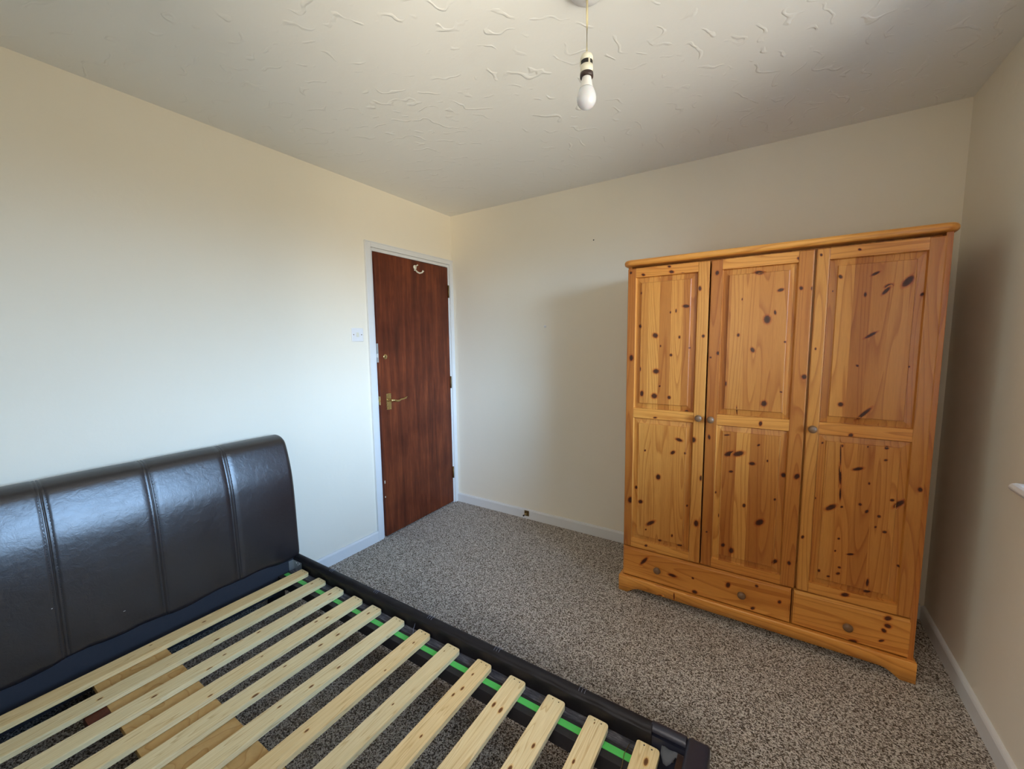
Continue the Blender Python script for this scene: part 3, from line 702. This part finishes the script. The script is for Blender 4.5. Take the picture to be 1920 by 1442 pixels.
# ================================================================== BED
BY0, BY1 = -2.978, -1.523        # far (hidden) and near-door side of the bed
YC = (BY0+BY1)/2
BED = empty('bed_frame', (0, YC, 0), label='double bed with dark leather headboard and bare pine slats', cat='bed')
def L(y): return y-YC
ZT = 0.22                        # top of the slats
# ---- headboard: curved padded panel, lofted along y
prof = [(0.192, 0.262), (0.2005, 0.272), (0.202, 0.300), (0.2005, 0.36), (0.198, 0.45), (0.1955, 0.54), (0.1925, 0.60), (0.188, 0.66), (0.1835, 0.70), (0.176, 0.74), (0.166, 0.78), (0.154, 0.82), (0.1440, 0.85),
        (0.1365, 0.867), (0.126, 0.881), (0.112, 0.891), (0.095, 0.8985), (0.075, 0.9025), (0.055, 0.9025), (0.038, 0.895), (0.028, 0.880), (0.025, 0.86), (0.025, 0.60), (0.025, 0.262)]
def catmull(pts, n=3):
    out = []
    for i in range(len(pts)-1):
        p0 = pts[max(i-1, 0)]; p1 = pts[i]; p2 = pts[i+1]; p3 = pts[min(i+2, len(pts)-1)]
        for k in range(n):
            t = k/n
            out.append(tuple(0.5*((2*p1[j])+(-p0[j]+p2[j])*t+(2*p0[j]-5*p1[j]+4*p2[j]-p3[j])*t*t+(-p0[j]+3*p1[j]-3*p2[j]+p3[j])*t**3) for j in (0, 1)))
    out.append(pts[-1]); return out
PR = catmull(prof, 3)
nrm = []
for i in range(len(PR)):
    a = PR[max(i-1, 0)]; c = PR[min(i+1, len(PR)-1)]
    tx, tz = c[0]-a[0], c[1]-a[1]; l = math.hypot(tx, tz) or 1
    nrm.append((tz/l, -tx/l))      # outward for this winding
SEAMS = [-1.818, -2.098, -2.388, -2.672]
ys = set()
y = BY1
for t in (0, .001, .003, .006, .010, .015, .020, .026): ys.add(round(BY1-t, 4)); ys.add(round(BY0+t, 4))
y = BY0+0.03
while y < BY1-0.03: ys.add(round(y, 4)); y += 0.02
for s in SEAMS:
    for o_ in (-0.014, -0.0115, -0.010, -0.0085, -0.006, -0.003, -0.0012, 0, 0.0012, 0.003, 0.006, 0.0085, 0.010, 0.0115, 0.014): ys.add(round(s+o_, 4))
ys = sorted(ys)
bounds = [BY0]+sorted(SEAMS)+[BY1]
def off(y):
    e = min(y-BY0, BY1-y); R_ = 0.022; v = 0
    if e < R_: v += R_-math.sqrt(max(0, R_*R_-(R_-e)**2))
    for s in SEAMS:
        q = abs(y-s)
        if q < 0.0022: v += 0.0022*(1-q/0.0022)
        if abs(q-0.010) < 0.0016: v += 0.0010
        if q < 0.03: v += 0.0008*(1-q/0.03)**2
    for a, c in zip(bounds, bounds[1:]):
        if a <= y <= c: v -= 0.0008*math.sin(math.pi*(y-a)/(c-a))
    return v
hb = MB(); rows = []
for y in ys:
    o_ = off(y); row = []
    sag = 0.006*math.sin(y*13)+0.004*math.sin(y*29+1)
    for (x, z), (nx, nz) in zip(PR, nrm):
        w = 1 if x > 0.03 else 0.3
        zz = z - nz*o_*w
        if z < 0.30: zz += sag*(0.30-z)/0.04
        xx = x - nx*o_*w + (0.0016*math.sin(y*41+z*23)+0.001*math.sin(y*90)) * max(0, 1-(z-0.26)/0.12 if z > 0.26 else 1) * (1 if x > 0.1 else 0)
        row.append((xx, L(y), zz))
    rows.append(row)
vs = hb.grid(rows, 0, True)
hb.bm.faces.new(vs[0]); hb.bm.faces.new(vs[-1])
for i in range(len(vs)-1): hb.bm.faces.new((vs[i][0], vs[i+1][0], vs[i+1][-1], vs[i][-1]))
HB = hb.build('headboard', 'leather', BED); HB['label'] = 'curved dark brown leather headboard with stitched seams'
for s in SEAMS:                                   # rows of stitches either side of each seam
    b = MB()
    for side in (-0.010, 0.010):
        acc = 0; last = None
        for i in range(0, len(PR)-24):
            (x, z), (nx, nz) = PR[i], nrm[i]
            if last is None: last = (x, z); continue
            n_ = max(1, int(math.hypot(x-last[0], z-last[1])/0.007))
            for k in range(n_):
                t0, t1 = (k+0.2)/n_, (k+0.8)/n_
                q0 = (last[0]+(x-last[0])*t0, last[1]+(z-last[1])*t0); q1 = (last[0]+(x-last[0])*t1, last[1]+(z-last[1])*t1)
                if q0[1] < 0.30: continue
                o_ = off(s+side)-0.0003
                b.tube([(q0[0]-nx*o_, L(s+side), q0[1]-nz*o_), (q1[0]-nx*o_, L(s+side), q1[1]-nz*o_)], 0.0006, 4)
            last = (x, z)
    b.build('stitching', 'black', HB)
# lower lining strip and legs of the headboard
b = MB(); rows = []
for z in (0.10, 0.16, 0.20, 0.235, 0.26, 0.275):
    rows.append([(0.188+0.0015*math.sin(y*37+z*60), L(y), z) for y in [BY0+0.02+(BY1-BY0-0.04)*i/60 for i in range(61)]])
b.grid(rows, 0, True); b.box((0.03, L(BY0+0.02), 0.10), (0.184, L(BY1-0.02), 0.268), 0.002)
b.build('headboard_lining', 'cloth', BED)
for yy in (BY0+0.09, BY1-0.09):
    b = MB(); b.box((0.06, L(yy-0.03), 0.0), (0.13, L(yy+0.03), 0.105), 0.004); b.build('leg', 'black', BED)
# ---- side rails: padded boards with a rounded leather top
def rail(yo, sgn, name):
    # yo outer face, sgn=+1 when the outside is towards +y
    b = MB(); x0, x1 = 0.186, 2.040
    t = 0.033
    sec = [(0.0, 0.06), (0.0, 0.250), (-0.0015, 0.260), (-0.006, 0.267), (-0.013, 0.270), (-0.021, 0.2695), (-0.027, 0.266), (-0.0315, 0.259), (-0.0325, 0.2545), (-0.0345, 0.2535), (-0.0355, 0.250), (-0.0355, 0.238), (-0.034, 0.234), (-0.034, 0.06)]
    xs = []
    x = x0
    while x < x1: xs.append(x); x += 0.012
    xs.append(x1)
    rows = []
    for x in xs:
        wob = 0.0012*math.sin(x*31)+0.0008*math.sin(x*77+1)
        row = []
        for k, (dy, z) in enumerate(sec):
            y_ = yo+sgn*dy; zz = z
            if 4 <= k <= 9: zz += wob
            if 8 <= k <= 11: y_ += sgn*0.0015*math.sin(x*47+2)
            row.append((x, L(y_), zz))
        rows.append(row)
    vs = b.grid(rows, 0, True)
    b.bm.faces.new(vs[0]); b.bm.faces.new(vs[-1])
    for i in range(len(vs)-1): b.bm.faces.new((vs[i][0], vs[i+1][0], vs[i+1][-1], vs[i][-1]))
    # groups of three short cross stitches
    rl = b.build(name, 'rail', BED, )
    for xs_ in (0.50, 0.83, 1.16, 1.49, 1.82):
        c = MB()
        for q in (-0.010, 0.0, 0.010):
            pts = [(xs_+q, L(yo+sgn*dy), z+0.0012) for dy, z in ((-0.003, 0.2645), (-0.008, 0.2690), (-0.014, 0.2710), (-0.021, 0.2705), (-0.026, 0.2675))]
            c.tube(pts, 0.0009, 5)
        c.build('cross_stitch', 'thread', rl)
    # corner sleeve near the foot
    c = MB(); rows = []
    for x in (2.036, 2.045, 2.07, 2.10, 2.13):
        rows.append([(x, L(yo+sgn*(dy+0.0015)), z+0.0015) for dy, z in sec[:9]])
    c.grid(rows, 0, True); c.box((2.036, L(yo-sgn*0.031) if sgn > 0 else L(yo), 0.06), (2.13, L(yo) if sgn > 0 else L(yo+0.031), 0.245), 0.0)
    o = c.build('corner_sleeve', 'cuff', rl); o['label'] = 'smoother blue-black sleeve at the foot end of the rail'
    # ledge that carries the slats
    c = MB(); yi = yo-sgn*0.0345; ye = yo-sgn*0.125
    a, e = sorted((L(yi), L(ye)))
    c.box((0.20, a, 0.150), (2.060, e, 0.1985), 0.0015)
    lg = c.build('slat_ledge', 'black', BED)
    c = MB(); a, e = sorted((L(yi), L(yo-sgn*0.066))); c.box((0.20, a, 0.1985), (2.058, e, 0.2000)); o = c.build('dusty_strip', 'dusty', lg)
    c = MB(); a, e = sorted((L(yo-sgn*0.079), L(yo-sgn*0.101))); c.box((0.21, a, 0.1985), (2.055, e, 0.2008), 0.0003)
    o = c.build('green_tape', 'green', lg); o['label'] = 'bright green strip along the ledge'
    return rl
R1 = rail(BY1, 1, 'side_rail'); R2 = rail(BY0, -1, 'side_rail')
# ---- footboard
b = MB(); b.box((2.132, L(BY0-0.004), 0.05), (2.190, L(BY1-0.002), 0.272), 0.012, seg=4)
FB = b.build('footboard', 'cuff', BED); autosmooth(FB, 60)
b = MB(); b.box((2.112, L(BY0+0.035), 0.06), (2.1315, L(BY1-0.036), 0.235)); b.build('foot_batten', 'bandm', FB)
for yy in (BY0+0.04, BY1-0.06):
    b = MB(); b.box((2.135, L(yy-0.025), 0.0), (2.185, L(yy+0.025), 0.055), 0.004); b.build('leg', 'black', BED)
# metal bracket that ties the rail to the headboard
b = MB(); b.box((0.190, L(BY1-0.037), 0.185), (0.262, L(BY1-0.0347), 0.246), 0.0008)
b.box((0.1885, L(BY1-0.062), 0.185), (0.191, L(BY1-0.035), 0.246), 0.0008)
br = b.build('corner_bracket', 'steel', BED); br['label'] = 'grey metal bracket in the headboard corner'
b = MB()
for x, z in ((0.218, 0.236), (0.246, 0.237), (0.232, 0.228)): b.lathe([(0.0045, 0), (0.0045, -0.002), (0.002, -0.003), (0, -0.003)], (x, L(BY1-0.037), z), 'Y', 10)
b.build('bracket_screw', 'steel', br)
# ---- slats
X0 = [0.271, 0.418, 0.560, 0.697, 0.825, 0.970, 1.117, 1.268, 1.417, 1.559, 1.707, 1.850, 2.000]
SW = 0.0665
# knots seen on each slat: (distance from the near end, fraction across, radius)
SK = {0: [(0.45, .6, .006), (0.62, .3, .004)], 1: [(0.05, .35, .005), (0.47, .9, .008), (0.8, .6, .006)], 2: [(0.055, .5, .007), (0.36, .25, .006), (0.49, .5, .005), (0.55, .95, .008), (.7, .6, .007)],
      3: [(0.16, .55, .006), (0.2, .3, .006), (0.42, .4, .004), (0.6, .9, .006)], 4: [(0.05, .55, .006), (0.20, .6, .007), (0.27, .5, .007), (0.4, .3, .005), (0.52, .9, .009)],
      5: [(0.3, .7, .006), (0.40, .6, .007), (0.5, .4, .005)], 6: [(0.07, .6, .005), (0.22, .8, .004), (0.5, .5, .006)], 7: [(0.04, .3, .003), (0.3, .5, .004)],
      8: [(0.07, .45, .005), (0.135, .55, .007), (0.17, .4, .006), (0.33, .6, .005)], 9: [(0.13, .3, .008), (0.135, .75, .009), (0.4, .4, .006)],
      10: [(0.18, .7, .007), (0.27, .35, .009)], 11: [(0.02, .4, .003), (0.16, .3, .006)], 12: [(0.055, .6, .010), (0.15, .4, .006)]}
for i, x0 in enumerate(X0):
    b = MB(); y0, y1 = L(BY0+0.040), L(BY1-0.0385-0.001*random.random()); th = 0.0185
    t = bmesh.new()
    # softened ends
    poly = [(x0, y0), (x0+SW, y0), (x0+SW, y1-0.010), (x0+SW-0.0035, y1-0.003), (x0+SW-0.010, y1-0.0005), (x0+0.006, y1), (x0+0.001, y1-0.004)]
    b.prism(poly, 2, ZT-th, ZT, bev=0.0013)
    for (dd, fr, rk) in SK.get(i, []):
        cy = y1-dd
        def fn(a, c, x0=x0, y1=y1): return Vector((min(max(a, x0+0.002), x0+SW-0.002), min(c, y1-0.004), ZT+0.0004))
        b.knot((x0+fr*SW, cy), (rk*0.55, 0.0), (0, rk*1.2), fn)
    sl = b.build('slat', 'slat', BED)
    b = MB()
    for q, w_ in ((0.35, 0.010), (0.68, 0.012)):
        b.lathe([(0.0022, 0), (0.0022, 0.0004), (0, 0.0005)], (x0+SW*q, y1-w_, ZT), 'Z', 8)
    b.build('staple', 'oldbrass' if i % 3 else 'dark', sl)
# ---- centre support: wide plywood board under the slats, on feet
b = MB(); b.box((0.292, L(-2.352), 0.180), (2.110, L(-2.147), 0.2005), 0.001)
cs = b.build('centre_support', 'plank', BED); cs['label'] = 'wide yellow plywood board beneath the slats'
b = MB(); b.box((0.46, L(-2.405), 0.165), (0.535, L(-2.3525), 0.199), 0.001); b.build('centre_block', 'red', BED)
for x in (0.75, 1.60):
    b = MB(); b.box((x-0.03, L(YC-0.03), 0.0), (x+0.03, L(YC+0.03), 0.180), 0.003); b.build('leg', 'black', BED)
# ---- torn flap of leatherette and a bolt in the foot corner
b = MB()
y_ = L(BY1-0.037)
g = []
for i in range(7):
    s_ = i/6; x = 2.069+0.058*s_
    dep = 0.026*(math.sin(math.pi*min(1, s_*1.25+0.12)) if s_ < 0.7 else 0.45*(1-s_)/0.3)+0.004
    g.append([(x, y_-0.001-0.030*k/3*(dep/0.03), 0.236-dep*0.9*(k/3)+0.002*math.sin(i*2+k)) for k in range(4)])
b.grid(g, 0, True)
o = b.build('torn_flap', 'grey', BED); o['label'] = 'torn grey leatherette flap in the foot corner'
sm = o.modifiers.new('thickness', 'SOLIDIFY'); sm.thickness = 0.0012
b = MB(); b.lathe([(0.005, 0), (0.005, -0.003), (0.003, -0.005), (0, -0.005)], (2.098, y_, 0.205), 'Y', 10); b.build('bolt', 'steel', BED)
# loose threads
b = MB(); b.tube([(1.095, L(-1.563), 0.234), (1.105, L(-1.575), 0.240), (1.112, L(-1.590), 0.230), (1.122, L(-1.602), 0.224)], 0.0009, 5); b.build('loose_thread', 'thread', BED)
b = MB(); b.tube([(1.985, L(-1.585), 0.215), (1.978, L(-1.612), 0.205), (1.983, L(-1.650), 0.203), (1.975, L(-1.70), 0.196), (1.985, L(-1.74), 0.185)], 0.0011, 5); b.build('loose_thread', 'oldbrass', BED)
# nicks in the leather near the base
for y, z, w_, xf in ((-2.225, 0.355, 0.0035, 0.2013), (-2.405, 0.47, 0.0018, 0.1985)):
    b = MB(); b.box((0.1925, L(y-w_), z-0.0014), (xf, L(y+w_), z+0.0014), 0.0006)
    b.build('scuff_mark', 'steel', HB)
